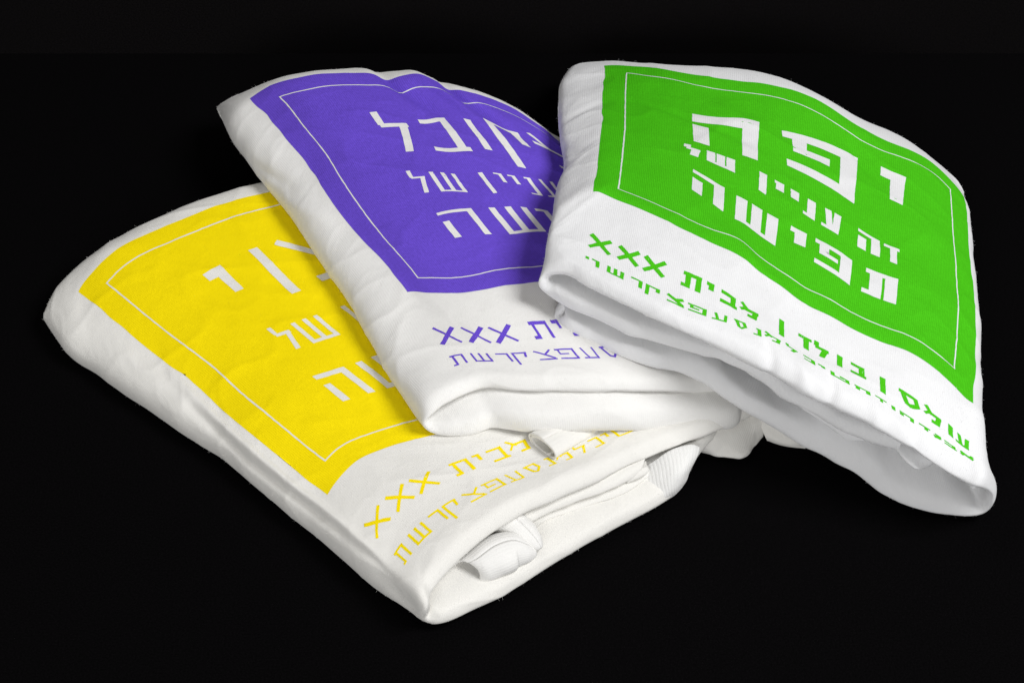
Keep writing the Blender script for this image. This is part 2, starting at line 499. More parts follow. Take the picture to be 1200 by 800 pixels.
# ------------------------------------------------------------------ the black setting
def slab(name, x0, x1, y0, y1, z0, z1, mat, rx=0.0):
    v = [(x, y, z) for x in (x0, x1) for y in (y0, y1) for z in (z0, z1)]
    f = [(0, 1, 3, 2), (4, 6, 7, 5), (0, 4, 5, 1), (2, 3, 7, 6), (0, 2, 6, 4), (1, 5, 7, 3)]
    o = mesh_obj(name, v, f, mat, smooth_=False); o['kind'] = 'structure'
    return o
y_back = ray(600, 63, 0.0)[1]
slab('table_top', -90, 90, -75, y_back+6, -1.5, 0.0, M_table)
slab('backdrop', -90, 90, y_back, y_back+0.3, 0.002, 60, M_back)

# ------------------------------------------------------------------ the three shirts' cloth
def ztable(tab):
    vs = [t[0] for t in tab]
    def f(u, v):
        u = np.asarray(u, float); v = np.broadcast_to(np.asarray(v, float), u.shape)
        cols = np.array([makima([a for a, _ in t[1]], [b for _, b in t[1]], np.clip(u.ravel(), 0, W_)) for t in tab])
        # along v: piecewise smooth
        out = np.empty(u.size)
        vr = np.clip(v.ravel(), vs[0], vs[-1])
        i = np.clip(np.searchsorted(vs, vr, side='right')-1, 0, len(vs)-2)
        va = np.array(vs, float)
        t = (vr-va[i])/(va[i+1]-va[i])
        k = np.arange(u.size)
        out = cols[i, k]*(1-t)+cols[i+1, k]*t
        return out.reshape(u.shape)
    return f

def polyv(pts, v0, v1):
    """a surveyed outline, read by the cloth's v"""
    p = np.array(pts, float)
    c = np.concatenate([[0], np.cumsum(np.hypot(*np.diff(p, axis=0).T))])
    c = v0+(v1-v0)*c/c[-1]
    return lambda v: makima(c, p, [v])[0]

def under(top0, sil, inward, us, ins, zb):
    return [(u, np.array([*(sil[:2]+inward*i), zb])) for u, i in zip(us, ins)]

def side_chain(top, sil, us, zb, us_in, ins, first=True, flat=1.0):
    """panel edge -> round the fold (quarter ellipse) -> tucked underneath"""
    a = top[0] if first else top[-1]; b = top[8] if first else top[-9]
    inward = norm((b-a)[:2])
    out = []
    for u, ang in zip(us, (33, 62, 90)):
        s_, c_ = math.sin(math.radians(ang)), math.cos(math.radians(ang))
        out.append((u, np.array([a[0]+(sil[0]-a[0])*s_, a[1]+(sil[1]-a[1])*s_, sil[2]+(a[2]-sil[2])*max(c_, 0)**flat])))
    zs = np.broadcast_to(zb, len(ins))
    for u, i, z in zip(us_in, ins, zs):
        out.append((u, np.array([*(sil[:2]+inward*i), max(z, 0.05)])))
    return out

def traced_chain(pts):
    """(px,py,z[,u]) with u given at the ends"""
    P = ray([p[0] for p in pts], [p[1] for p in pts], [p[2] for p in pts])
    known = [i for i in range(len(pts)) if len(pts[i]) > 3]
    us = np.zeros(len(pts))
    for i in known: us[i] = pts[i][3]
    for a, b in zip(known[:-1], known[1:]):
        c = np.concatenate([[0], np.cumsum(np.linalg.norm(np.diff(P[a:b+1], axis=0), axis=1))])
        us[a:b+1] = us[a]+(us[b]-us[a])*c/c[-1]
    return list(zip(us, P))

# ---- yellow
zY = ztable([(-3, [(0, 1.6), (4, 2.4), (8, 2.6), (24, 1.6)]),
             (0, [(0, 2.2), (3, 3.0), (7, 3.3), (14, 3.0), (24, 2.2)]),
             (H_, [(0, 2.3), (3, 3.1), (7, 3.5), (14, 3.1), (24, 2.5)]),
             (32.4, [(0, 2.5), (3, 3.2), (7, 3.5), (14, 3.2), (24, 2.6)])])
silY = polyv([(49, 372), (55, 388), (62, 398), (72, 407), (86, 416), (106, 428), (126, 440), (150, 460), (168, 472), (197, 490),
              (227, 513), (251, 526), (270, 542), (290, 560), (330, 591), (367, 620), (392, 642), (425, 672), (455, 695), (480, 713), (494, 725)], -3, 32.4)
def left_Y(v, top):
    if v > 32:
        return traced_chain([(501, 703, 2.2, -0.7), (497, 716, 1.7, -1.9), (495, 724, 0.95, -3.2), (502, 729, 0.6, -4.2), (515, 730.5, 0.45, -5.1),
                             (530, 725.5, 0.4), (550, 715.5, .4), (580, 703, .4), (600, 692.5, .4), (630, 672, .4), (660, 652.5, .4), (690, 635, .4), (720, 619, .4), (747, 605.5, .4),
                             (777, 589, .5), (791, 578.5, .6), (804, 560, .8), (812, 543, 1.0), (822, 528, 1.2), (845, 505, 1.2, -26)])
    p = silY(v); s = ray(p[0], p[1], 0.9)
    return side_chain(top, s, (-1.4, -2.8, -4.1), (0.12, 0.05, 0.05, 0.05, .05, .05), (-5.0, -6.2, -10, -15, -20, -26), (0.25, 1.2, 5, 9.5, 14, 19))
def right_Y(v, top):
    inward = norm((top[-9]-top[-1])[:2])
    P = top[-1]
    return [(25.5, np.array([*(P[:2]-inward*1.2), P[2]-0.5])), (27, np.array([*(P[:2]-inward*1.7), P[2]*0.5])), (28.5, np.array([*(P[:2]-inward*1.2), 0.2]))]
Y = Shirt(dict(seed=11, rise=[(-26, 0.05), (-10, .12), (-6, .1), (-4, 0)], z=zY, u_range=(-26, 28.5), far_v=-2.6, lip_v=32.4, far_mid=0.9, near_dir=(0.6, -0.8, 0), lip_drop=0.45,
    top=[(91, 340, 0), (112, 315), (137, 292.5), (170, 276), (205, 261), (245, 245), (280, 234), (317, 224), (380, 204), (480, 172, 24)],
    bottom=[(384, 581, 0), (390, 570), (400, 559), (412, 547.5), (422, 540), (433, 532.5), (457, 524), (485, 516), (510, 509.5), (560, 494), (680, 445), (797, 382, 24)],
    left=[(91, 340), (105, 352.5), (135, 376), (164, 401), (197, 426), (227, 448.6), (254, 472), (274, 492.5), (299, 513), (328, 536), (356, 560), (384, 581)],
    right=[(480, 172), (560, 228), (640, 280), (720, 332), (797, 382)],
    far=[(66, 336, -0.6), (77, 322.5), (100, 304), (122, 286), (147, 272.5), (170, 260), (205, 245), (242, 231), (280, 219), (307, 212.5), (380, 192), (480, 160, 24)],
    lip=[(503, 695, 0), (510, 689), (521, 670), (540, 651), (559, 634), (579, 619), (600, 606), (615, 597), (634, 590), (663, 576), (684, 568), (708, 558), (727, 549), (750, 539), (780, 526.5), (804, 516.5), (825, 509), (843, 502), (893, 480, 24)],
    left_chain=left_Y, right_chain=right_Y,
    roll=[(-26, .45), (-8, .45), (-3.5, .4), (0, .4), (24, .4)], under_w=[(-6, 1), (-2.5, 0.5), (0, 0)],
    creases=[([(-0.5, 9), (-1.1, 14), (-1.25, 21), (-0.9, 28)], 0.4, 0.2), ([(-1.6, 11), (-2.3, 16), (-2.2, 22), (-1.6, 28)], 0.5, -0.2), ([(-3.2, 6), (-1.0, 8.5)], 0.6, 0.07), ([(-3.0, 9), (-0.5, 11)], 0.5, 0.06),
             ([(-2.6, 24), (0.6, 29)], 0.5, 0.09), ([(6, 18), (12, 15)], 1.4, 0.10)]))

# ---- purple
zP = ztable([(-2, [(0, 3.4), (4, 4.4), (8, 4.2), (13, 4.4), (18, 2.8), (24, 1.3)]),
             (0, [(0, 4.8), (4, 5.8), (8, 5.6), (13, 5.6), (18, 4.2), (24, 2.8)]),
             (H_, [(0, 5.5), (3, 6.1), (7, 6.1), (12, 5.1), (16, 3.9), (20, 2.8), (24, 2.4)]),
             (31.6, [(0, 5.7), (3, 5.9), (7, 5.8), (12, 5.0), (16, 3.9), (20, 2.8), (24, 2.4)])])
silP = polyv([(251, 131), (256, 145), (268, 160), (281, 176), (290, 193), (306, 208), (318, 225), (323, 230), (340, 246.5), (349, 264), (363, 284), (375, 303),
              (385, 319), (411, 355), (422, 373), (437, 407), (460, 447), (476, 474), (490, 490)], -2, 31.6)
def left_P(v, top):
    if v > 31:
        return traced_chain([(530, 467, 5.3, -0.8), (515, 475, 5.2, -1.6), (503, 485, 5.0, -2.4), (495, 494, 4.5, -3.2), (500, 503, 4.0, -3.9), (510, 508, 3.7, -4.5),
                             (524, 510, 3.6), (539, 511, 3.5), (552, 510, 3.5), (565, 506, 3.5), (577, 500.5, 3.5), (595, 502.5, 3.6), (620, 506, 3.65), (670, 505.5, 3.6), (720, 504, 3.3),
                             (770, 502.5, 2.7), (820, 501.5, 2.2), (850, 503, 2.0), (863, 500, 1.9), (870, 488, 1.9), (885, 470, 1.9, -24)])
    p = silP(v); zt = top[0][2]; s = ray(p[0], p[1], zt-1.3)
    return side_chain(top, s, (-1.2, -2.3, -3.3), np.array([zt-2.1, zt-2.4, 3.0, 2.8, 2.6, 2.4]) if v > -1 else np.array([zt-1.6, zt-1.8, 2, 1.8, 1.8, 1.8]), (-4.1, -5.2, -9, -13.5, -18, -24), (0.3, 1.3, 5, 9, 13, 18))
def right_P(v, top):
    inward = norm((top[-9]-top[-1])[:2])
    P = top[-1]
    return [(25.5, np.array([*(P[:2]-inward*1.2), P[2]-0.5])), (27, np.array([*(P[:2]-inward*1.7), P[2]*0.5])), (28.5, np.array([*(P[:2]-inward*1.2), 0.3]))]
PUR = Shirt(dict(seed=23, z=zP, u_range=(-24, 28.5), far_v=-2, lip_v=31.6, far_mid=2.0, near_dir=(0.38, -0.92, 0), lip_drop=0.5,
    top=[(292, 114, 0), (314, 100), (341, 93), (366, 87.5), (393, 85), (431, 87), (447, 90), (461, 94), (474, 90), (486, 88), (500, 92), (520, 99), (542, 108), (570, 113), (600, 128), (620, 140), (640, 153), (656, 166), (700, 200, 24)],
    bottom=[(478, 342, 0), (488, 343), (520, 344), (542, 343.5), (565, 340.6), (596, 334), (628, 330.5), (690, 325), (800, 330), (900, 340, 24)],
    left=[(292, 114), (314, 136.5), (334, 161), (352, 181), (368, 202), (378, 219.5), (390, 237.5), (408, 260), (424, 279.5), (438, 294.5), (450, 306.5), (460, 319), (478, 342)],
    right=[(700, 200), (760, 245), (830, 292), (900, 340)],
    far=[(280, 108, -0.3), (296, 102), (319, 93), (341, 87), (375, 83), (411, 81), (431, 82), (456, 85), (474, 84.5), (488, 85), (500, 89), (520, 96), (538, 104), (560, 109), (580, 116), (600, 125), (620, 138), (640, 151), (654, 162), (700, 196, 24)],
    lip=[(546, 460, 0), (560, 455), (577, 452.5), (595, 454), (630, 456), (670, 455.5), (720, 457), (770, 457.5), (831, 456), (900, 452), (985, 446, 24)],
    left_chain=left_P, right_chain=right_P,
    roll=[(-24, .7), (-16, .8), (-9, .72), (-6, .55), (-3.5, .32), (0, .42), (24, .42)], under_w=[(-7, 1), (-3.5, 0.4), (-1.5, 0)],
    creases=[([(8.3, -1.5), (9.2, 1.5), (10.8, 5.5)], 0.5, -0.27), ([(7.2, -2), (8.0, 1.5), (8.9, 4.5)], 0.8, 0.14), ([(10.2, -1.5), (12.0, 2), (14.4, 7)], 0.75, 0.26), ([(12.4, -1.5), (13.6, 1.5), (15.6, 5.5)], 0.5, -0.26),
             ([(-2.6, 9), (-0.6, 14)], 0.5, 0.12), ([(-3, 4), (-1.5, 9)], 0.45, -0.14)]))

# ---- green
zG = ztable([(-2, [(0, 2.6), (6, 4.3), (12, 4.4), (18, 2.8), (24, 1.0)]),
             (0, [(0, 4.0), (6, 5.5), (12, 5.6), (18, 4.2), (24, 2.0)]),
             (H_, [(0, 9.3), (6, 9.1), (12, 8.2), (18, 6.9), (24, 5.4)]),
             (30.5, [(0, 9.2), (6, 9.0), (12, 8.0), (18, 6.5), (24, 4.4)])])
silG = polyv([(664, 84), (656, 96), (654.5, 120), (654.5, 150), (658, 180), (660, 198), (655, 212), (650, 225), (647, 250), (642, 280), (636, 302), (630, 322)], -2, 30.5)
silGr = polyv([(1130, 232), (1135, 250), (1137, 275), (1138, 300), (1143, 325), (1146, 350), (1149, 390), (1150, 430), (1151, 480), (1152, 515), (1155, 530), (1160, 553), (1166, 572)], -2, 30.5)
def left_G(v, top):
    if v > 30:
        return traced_chain([(668, 321, 8.7, -0.9), (652, 318, 8.6, -1.9), (637, 320, 8.3, -2.8), (630, 328, 7.9, -3.5), (631, 337, 7.4, -4.1), (640, 346, 7.0, -4.8),
                             (655, 356, 6.9), (670, 364, 6.9), (697, 374, 6.9), (730, 389, 6.9), (775, 403.5, 6.8), (825, 419, 6.6), (869, 433.5, 6.3), (890, 445, 6.1),
                             (925, 471, 5.5), (952, 482.5, 5.2), (977, 499.5, 4.8), (1003, 510, 4.6), (1030, 521, 4.4), (1052, 527, 4.2, -25)])
    p = silG(v); zt = top[0][2]; s = ray(p[0], p[1], max(zt-1.0, 1.2))
    zb = max(zt-2.6, 0.4)
    mids = [max(z-2.6, 0.6) for z in (top[3][2], top[6][2], top[9][2], top[13][2])]
    return side_chain(top, s, (-1.2, -2.3, -3.4), np.array([zb+.3, zb]+mids), (-4.2, -5.3, -10, -14.5, -19, -25), (0.3, 1.4, 5.5, 10, 14, 19), flat=0.5)
def right_G(v, top):
    if v > 30:
        return traced_chain([(1146, 569, 4.0, 24.6), (1158, 573, 3.3, 25.3), (1165, 582, 2.2, 26.3), (1161, 594, 1.2, 27.2), (1152, 602.5, 0.6, 28.0),
                             (1137, 604.5, .45), (1117, 602.5, .4), (1092, 599, .4), (1067, 592.5, .4), (1046, 584, .4), (1030, 576, .5), (1012, 561, .8), (975, 540, 1.2), (937, 519, 1.7),
                             (900, 497, 2.7), (885, 489, 3.1), (870, 481, 3.4), (856, 472, 3.7), (840, 460, 4.1), (828, 450, 4.4), (815, 441, 4.7), (802, 436.5, 4.9), (786, 434, 5.0), (762, 430, 5.2),
                             (745, 425, 5.3), (720, 416, 5.4), (695, 404.5, 5.4), (670, 392, 5.6), (657, 383, 5.7), (649.5, 374, 5.8), (648.5, 367, 6.0), (655, 360, 6.3), (670, 352, 6.6, 58)])
    p = silGr(v); zt = top[-1][2]; s = ray(p[0], p[1], max(zt-1.0, 0.7))
    zz = [max(z-5.0, 0.25) for z in (top[-4][2], top[-7][2], top[-10][2], top[-13][2], top[-16][2])]
    return side_chain(top, s, (24.4, 24.8, 25.3), np.array([max(zt*.4, .4), 0.3]+zz), (26.4, 28.0, 34, 40, 46, 52, 58), (0.25, 0.9, 6, 10.5, 15, 19.5, 23.5), first=False)
GRN = Shirt(dict(seed=37, z=zG, u_range=(-25, 58), far_v=-2, lip_v=30.5, far_mid=1.2, near_dir=(-0.28, -0.96, 0), inner_dir=(0.1, -1, 0), rise=[(28, 0), (30, .6), (37, .7), (42, 0)], lip_drop=0.5,
    top=[(710, 77, 0), (740, 77.5), (778, 83), (820, 90.5), (860, 95.5), (890, 98), (920, 103.5), (960, 119), (985, 135), (1015, 155), (1045, 167), (1075, 177.5), (1095, 190), (1115, 210), (1131, 231, 24)],
    bottom=[(695, 224, 0), (720, 233), (755, 246.5), (795, 266), (845, 290), (870, 303), (895, 326), (920, 341), (945, 358), (968, 367), (990, 380), (1020, 396), (1050, 405.5), (1075, 419), (1115, 450), (1139, 473, 24)],
    left=[(710, 77), (707, 110), (706, 145), (703, 170), (700, 195), (695, 224)],
    right=[(1131, 231), (1133.5, 268), (1136, 302), (1142, 345), (1144, 400), (1142.5, 428), (1139, 473)],
    far=[(672, 79, -1.4), (700, 71.5, 0), (735, 72), (770, 74), (820, 75), (870, 76), (895, 81), (918, 88), (957, 108), (1000, 133), (1012, 142), (1030, 146), (1055, 155), (1078, 173), (1100, 190), (1118, 208), (1127, 223, 24)],
    lip=[(680, 330, 0), (695, 336.5), (712, 346), (732, 356), (751, 365.5), (770, 375), (805, 390), (825, 398), (840, 404), (857, 412.5), (870, 419), (890, 429), (905, 435.5), (919, 444), (937, 454), (950, 460), (965, 469), (995, 482.5), (1012, 491), (1028, 499), (1046, 511), (1067, 522), (1080, 531), (1105, 546), (1111, 553), (1125, 560), (1136, 566, 24)],
    left_chain=left_G, right_chain=right_G,
    roll=[(-25, .4), (-8, .5), (-5, .5), (-3, .4), (0, .42), (24, .42), (26, .4), (28, .32), (33, .35), (38, .6), (44, .62), (52, .5), (58, .45)],
    under_w=[(-7, 1), (-3.5, 0.5), (-1.5, 0), (24.5, 0), (26.5, .6), (29, 1)],
    creases=[([(4, 1), (9, 5.5), (13, 8)], 0.9, 0.16), ([(10, 8.5), (5.5, 6.8), (1, 6)], 0.5, -0.12), ([(16, 3), (17.5, 5.5)], 0.35, -0.12),
             ([(0.2, 7), (-2.6, 8)], 0.5, -0.1), ([(-2.8, 11), (-0.8, 14)], 0.6, -0.14), ([(6, 19), (10, 22), (14, 22.8)], 0.6, 0.10), ([(11.4, 28.6), (12.0, 31.6)], .35, -.14), ([(13.4, 28.8), (14.1, 31.6)], .4, .12), ([(15.2, 28.6), (15.5, 31.6)], .3, -.15), ([(17.6, 28.4), (18.4, 31.6)], .4, .1), ([(20.2, 28.6), (20.6, 31.6)], .35, -.1), ([(-9, 27), (-10.5, 32)], .5, .1), ([(-14, 27), (-15, 32)], .45, -.12), ([(-18, 27), (-18.5, 32)], .5, .12), ([(46, 26), (47.5, 33)], .7, .14), ([(38, 26), (40, 33)], .7, .12)]))
SH = dict(yellow=Y, purple=PUR, green=GRN)
# ------------------------------------------------------------------ the shirts' own lettering
def glyph(ch, w, h, tv, th):
    """outlines of one letter in a w x h box, y down, drawn with tv wide stems and th high bars"""
    R = lambda x0, y0, x1, y1: [(x0, y0), (x1, y0), (x1, y1), (x0, y1)]
    S = lambda x0, y0, x1, y1, t: [(x0, y0), (x0+t, y0), (x1+t, y1), (x1, y1)]      # slanted stem
    def D(x0, y0, x1, y1, t):                                                       # stroke, square to its run
        L = math.hypot(x1-x0, y1-y0); nx, ny = -(y1-y0)/L*t/2, (x1-x0)/L*t/2
        return [(x0+nx, y0+ny), (x1+nx, y1+ny), (x1-nx, y1-ny), (x0-nx, y0-ny)]
    if ch == 'he': return [R(0, 0, w, th), R(w-tv, 0, w, h), R(0, max(.36*h, th*1.35), tv, h)]
    if ch == 'het': return [R(0, 0, w, th), R(w-tv, 0, w, h), R(.06*w, 0, .06*w+tv, h)]
    if ch == 'yod': return [R(0, 0, w, max(th, .3*h)) if h < w*2.2 and tv > .45 else R(0, 0, w, th), R(w-tv, 0, w, h)]
    if ch == 'vav': return [R(0, 0, tv, h)]
    if ch == 'bar': return [R(0, -.1*h, tv, 1.25*h)]
    if ch == 'pe':
        return [R(0, 0, w, th), R(w-tv, 0, w, h), R(.02*w, h-th, w, h), R(.12*w, 0, .12*w+tv*.8, .55*h), R(.12*w, .55*h-th*.9, .62*w, .55*h)]
    if ch == 'shin': return [R(0, 0, tv, h), R((w-tv)*.5, 0, (w+tv)*.5, h), R(w-tv, 0, w, h), R(0, h-th, w, h)]
    if ch == 'tav': return [R(.08*w, 0, w, th), R(w-tv, 0, w, h), R(.2*w, 0, .2*w+tv, h), R(0, h-th, .2*w+tv, h)]
    if ch == 'lamed': return [D(.12*w, -.12*h, .1*w, .24*h, tv*.85), R(0.03*w, .2*h, w, .2*h+th), S(w-tv, .2*h, .28*w, h, tv)]
    if ch == 'bet': return [R(0.02*w, 0, .9*w, th), R(.9*w-tv, 0, .9*w, h), R(0, h-th, w, h)]
    if ch == 'kaf': return [R(0.05*w, 0, w, th), R(w-tv, 0, w, h), R(0.05*w, h-th, w, h)]
    if ch == 'qof': return [R(0, 0, w, th), S(0, 0, 0, 1.4*h, tv), S(w-tv, 0, .72*w, .55*h, tv)]
    if ch == 'mem_open': return [R(.03*w, .22*h, w, .22*h+th), S(w-tv, .22*h, .92*w-tv, h, tv), R(.22*w, h-th, .92*w, h), D(.1*w, -.04*h, .5*w, .3*h, max(tv*.7, th))]
    if ch == 'mem': return [R(.2*w, .2*h, w, .2*h+th), S(w-tv, .2*h, .9*w-tv, h, tv), R(.42*w, h-th, .9*w, h), D(.06*w, -.1*h, .46*w, .4*h, tv*.8), D(.02*w, .6*h, .3*w, .26*h, tv*.65)]
    if ch == 'ayin': return [S(.14*w, 0, .3*w, h, tv*.75), S(w-tv*.8, 0, w-tv, h, tv*.8), R(0, h-th, w-tv*.3, h)]
    if ch == 'samekh': return [R(0, 0, .86*w, th), S(.86*w-tv, 0, w-tv, .6*h, tv), D(w-tv*.5, .55*h, .55*w, h-th*.5, th*1.1), D(.6*w, h-th*.5, .3*w, .8*h, th*1.1), S(.02*w, 0, .26*w, .85*h, tv)]
    if ch == 'nun': return [R(w-tv, 0, w, h), R(0, h-th, w, h), R(.4*w, 0, w, th)]
    if ch == 'zayin': return [R(0, 0, w, th), R(.4*w, 0, .4*w+tv*.75, h)]
    if ch == 'resh': return [R(0, 0, w, th), R(w-tv, 0, w, h)]
    if ch == 'dalet': return [R(0, 0, w, th), R(.8*w-tv, 0, .8*w, h)]
    if ch == 'tsadi': return [D(.06*w, .02*h, .94*w, .86*h, tv), D(.94*w, .02*h, .52*w, .46*h, tv*.9), R(.05*w, h-th, w, h)]
    if ch == 'tet': return [R(0, 0, tv, h), R(0, h-th, w, h), R(w-tv, .1*h, w, h), R(.5*w, 0, w, th), R(.5*w, 0, .5*w+tv, .45*h)]
    if ch == 'gimel': return [R(.2*w, 0, w, th), R(w-tv, 0, w, .75*h), D(w-tv/2, .6*h, .05*w, h, tv)]
    if ch == 'alef': return [D(.05*w, 0, .95*w, h, tv), D(.9*w, 0, .72*w, .6*h, tv*.9), D(.3*w, .35*h, .08*w, h, tv*.9)]
    if ch == 'x': return [D(.04*w, .03*h, .96*w, .97*h, tv), D(.97*w, .0*h, .03*w, 1.0*h, th)]
    raise KeyError(ch)

def place(ch, quad, tv, th):
    """letter -> outlines in the cloth's u, v; quad = top left, top right, bottom right, bottom left"""
    a, b, c, d = (np.array(q, float) for q in quad)
    w = (np.linalg.norm(b-a)+np.linalg.norm(c-d))/2; h = (np.linalg.norm(d-a)+np.linalg.norm(c-b))/2
    out = []
    for p in glyph(ch, w, h, tv, th):
        q = []
        for x, y in p:
            s, t = x/w, y/h
            q.append(tuple((a*(1-s)+b*s)*(1-t)+(d*(1-s)+c*s)*t))
        out.append(q)
    return out

def line(letters, top, bot, tv, th):
    """letters: (name, u0, u1[, share of the height]); top, bot: how the line runs over the cloth"""
    f = lambda tab, u: float(np.interp(u, [a for a, _ in tab], [b for _, b in tab]))
    polys = []
    for L in letters:
        ch, u0, u1 = L[:3]; k = L[3] if len(L) > 3 else 1.0
        t0, t1, b0, b1 = f(top, u0), f(top, u1), f(bot, u0), f(bot, u1)
        b0, b1 = t0+(b0-t0)*k, t1+(b1-t1)*k
        polys += place(ch, ((u0, t0), (u1, t1), (u1, b1), (u0, b0)), tv, th)
    return polys

LINE2 = [('lamed', 5.45, 6.35), ('shin', 6.75, 8.45), ('vav', 10.0, 10.5, 1.15), ('yod', 11.0, 11.6, .5), ('yod', 12.0, 12.55, .5), ('nun', 12.85, 13.6),
         ('ayin', 14.0, 15.15), ('he', 16.25, 17.6), ('zayin', 17.85, 18.75)]
HOUSE = [('x', .2, 1.6), ('x', 2.05, 3.4), ('x', 3.7, 5.05), ('tav', 6.05, 7.25), ('yod', 7.55, 8.0, .5), ('bet', 8.4, 9.45), ('mem', 9.65, 10.85), ('bar', 12.15, 12.4),
         ('dalet', 13.4, 14.2), ('lamed', 14.4, 15.2), ('vav', 15.7, 16.0), ('bet', 16.5, 17.4), ('bar', 18.2, 18.45), ('samekh', 19.3, 20.65), ('mem', 20.9, 22.0), ('vav', 22.45, 22.7), ('ayin', 22.95, 23.85)]
ALPHA = [('tav', .1, 1.0), ('shin', 1.5, 2.6), ('resh', 3.05, 3.8), ('qof', 4.0, 4.9), ('tsadi', 5.3, 6.4), ('pe', 6.6, 7.7), ('ayin', 8.0, 8.9), ('samekh', 9.3, 10.15), ('nun', 10.5, 11.0),
         ('mem', 11.2, 12.2), ('lamed', 12.55, 13.3), ('kaf', 13.6, 14.3), ('yod', 14.5, 14.9, .5), ('tet', 15.2, 16.3), ('het', 16.6, 17.5), ('zayin', 17.8, 18.5), ('vav', 18.8, 19.0),
         ('he', 19.3, 20.2), ('dalet', 20.5, 21.2), ('gimel', 21.4, 21.9), ('bet', 22.1, 22.9), ('alef', 23.1, 24)]
flat = lambda v: [(0, v), (24, v)]
TEXT = {
 'green': dict(
    panel=place('he', ((5.95, 6.0), (10.0, 5.45), (9.9, 10.1), (5.95, 10.3)), 1.0, 1.05)
        + place('pe', ((11.4, 5.46), (16.45, 3.5), (16.05, 9.66), (11.7, 9.24)), 1.15, .95)
        + place('yod', ((17.84, 3.5), (19.35, 3.9), (19.1, 7.3), (17.8, 6.9)), .85, 1.0)
        + line(LINE2, [(5, 11.3), (7, 11.0), (9, 11.2), (10.5, 11.5), (13, 11.9), (15, 12.15), (18.7, 12.5)], [(5, 12.5), (7, 12.4), (9, 13.0), (10.5, 13.5), (13, 13.75), (15, 14.2), (18.7, 14.3)], .52, .3)
        + line([('he', 5.95, 7.9), ('shin', 8.6, 11.4), ('yod', 12.2, 13.2, .56), ('pe', 13.75, 16.0), ('tav', 16.7, 18.7)],
               [(5.9, 14.2), (8, 15.2), (9, 15.85), (12, 15.75), (14, 15.6), (16, 16.0), (18.7, 15.85)], [(5.9, 17.0), (8, 18.3), (9, 18.75), (11.5, 18.75), (14, 18.1), (16, 18.6), (18.7, 18.45)], .72, .42),
    below=line(HOUSE, [(0, 26.15), (3.7, 26.0), (7, 25.65), (9.5, 26.0), (10.8, 25.9), (12.1, 25.4), (14, 25.35), (15.8, 25.6), (17, 25.6), (18.3, 25.9), (20, 26.15), (22, 26.2), (24, 26.5)],
               [(0, 27.4), (3.7, 27.2), (5, 27.05), (7, 26.95), (9.5, 26.95), (10.8, 26.85), (12.4, 26.6), (15, 26.7), (17, 26.75), (18.3, 27.1), (20, 27.4), (22, 27.3), (24, 27.7)], .33, .27)
        + line([('resh', .5, 1.0), ('yod', .12, .3, .4)]+ALPHA[1:], [(0, 28.35), (8, 28.2), (10, 27.75), (13, 27.45), (15, 27.85), (17, 28.2), (24, 28.4)], [(0, 28.95), (5, 28.95), (8, 28.85), (10, 28.5), (13, 28.05), (15, 28.25), (17, 28.6), (24, 28.75)], .24, .12)),
 'purple': dict(
    panel=place('lamed', ((5.75, 5.05), (7.65, 4.85), (7.45, 8.75), (5.75, 8.8)), .52, .4)
        + place('bet', ((8.6, 5.0), (10.75, 4.75), (10.6, 8.85), (8.2, 8.6)), .55, .45)
        + place('vav', ((11.95, 4.6), (12.6, 4.6), (12.4, 8.3), (11.7, 8.3)), .52, .5)
        + place('qof', ((13.6, 3.9), (15.7, 4.5), (15.7, 8.4), (13.4, 8.1)), .55, .38)
        + place('mem_open', ((16.3, 4.2), (18.9, 4.6), (18.9, 8.7), (16.3, 8.5)), .55, .42)
        + line(LINE2, flat(11.05), flat(13.05), .28, .15)
        + line([('he', 5.5, 7.8), ('shin', 9.0, 11.5), ('yod', 12.0, 12.95, .5), ('pe', 13.7, 16.0), ('tav', 16.7, 18.8)], [(5, 15.2), (9, 14.7), (12, 15.0), (24, 15)], flat(17.6), .42, .27),
    below=line(HOUSE, flat(25.7), [(0, 27.3), (5, 27.2), (24, 27)], .17, .28)+line(ALPHA, [(0, 28.45), (6, 28.2), (24, 28.1)], [(0, 29.45), (4, 29.2), (24, 29.1)], .13, .12)),
 'yellow': dict(
    panel=place('yod', ((5.8, 4.85), (7.1, 4.65), (6.85, 7.05), (5.8, 7.05)), .6, .5)
        + place('vav', ((9.2, 4.4), (9.8, 4.4), (9.2, 8.85), (8.6, 8.85)), .6, .5)
        + place('tsadi', ((10.8, 4.4), (13.8, 4.4), (13.6, 8.7), (10.6, 8.7)), .5, .55)
        + place('resh', ((15.5, 4.5), (18.8, 4.5), (18.8, 8.7), (15.5, 8.7)), .6, .5)
        + line(LINE2, flat(11.05), flat(13.1), .27, .25)
        + line([('he', 4.95, 6.8), ('shin', 7.5, 9.9), ('yod', 11.2, 12.2, .5), ('pe', 13.2, 15.6), ('tav', 16.6, 18.8)], [(4, 15.6), (24, 15.4)], flat(18.15), .4, .36),
    below=line(HOUSE, [(0, 25.85), (4, 25.65), (24, 25.3)], [(0, 27.15), (4, 27.0), (24, 26.75)], .21, .2)+line(ALPHA, [(0, 28.75), (24, 28.4)], [(0, 29.9), (24, 29.7)], .16, .15)),
}
def frame_line(inset=1.42, t=0.085):
    a, b, c, d = inset, W_-inset, inset*1.0, H_-inset
    return [[(a, c), (b, c), (b, c+t), (a, c+t)], [(a, d-t), (b, d-t), (b, d), (a, d)], [(a, c), (a+t, c), (a+t, d), (a, d)], [(b-t, c), (b, c), (b, d), (b-t, d)]]

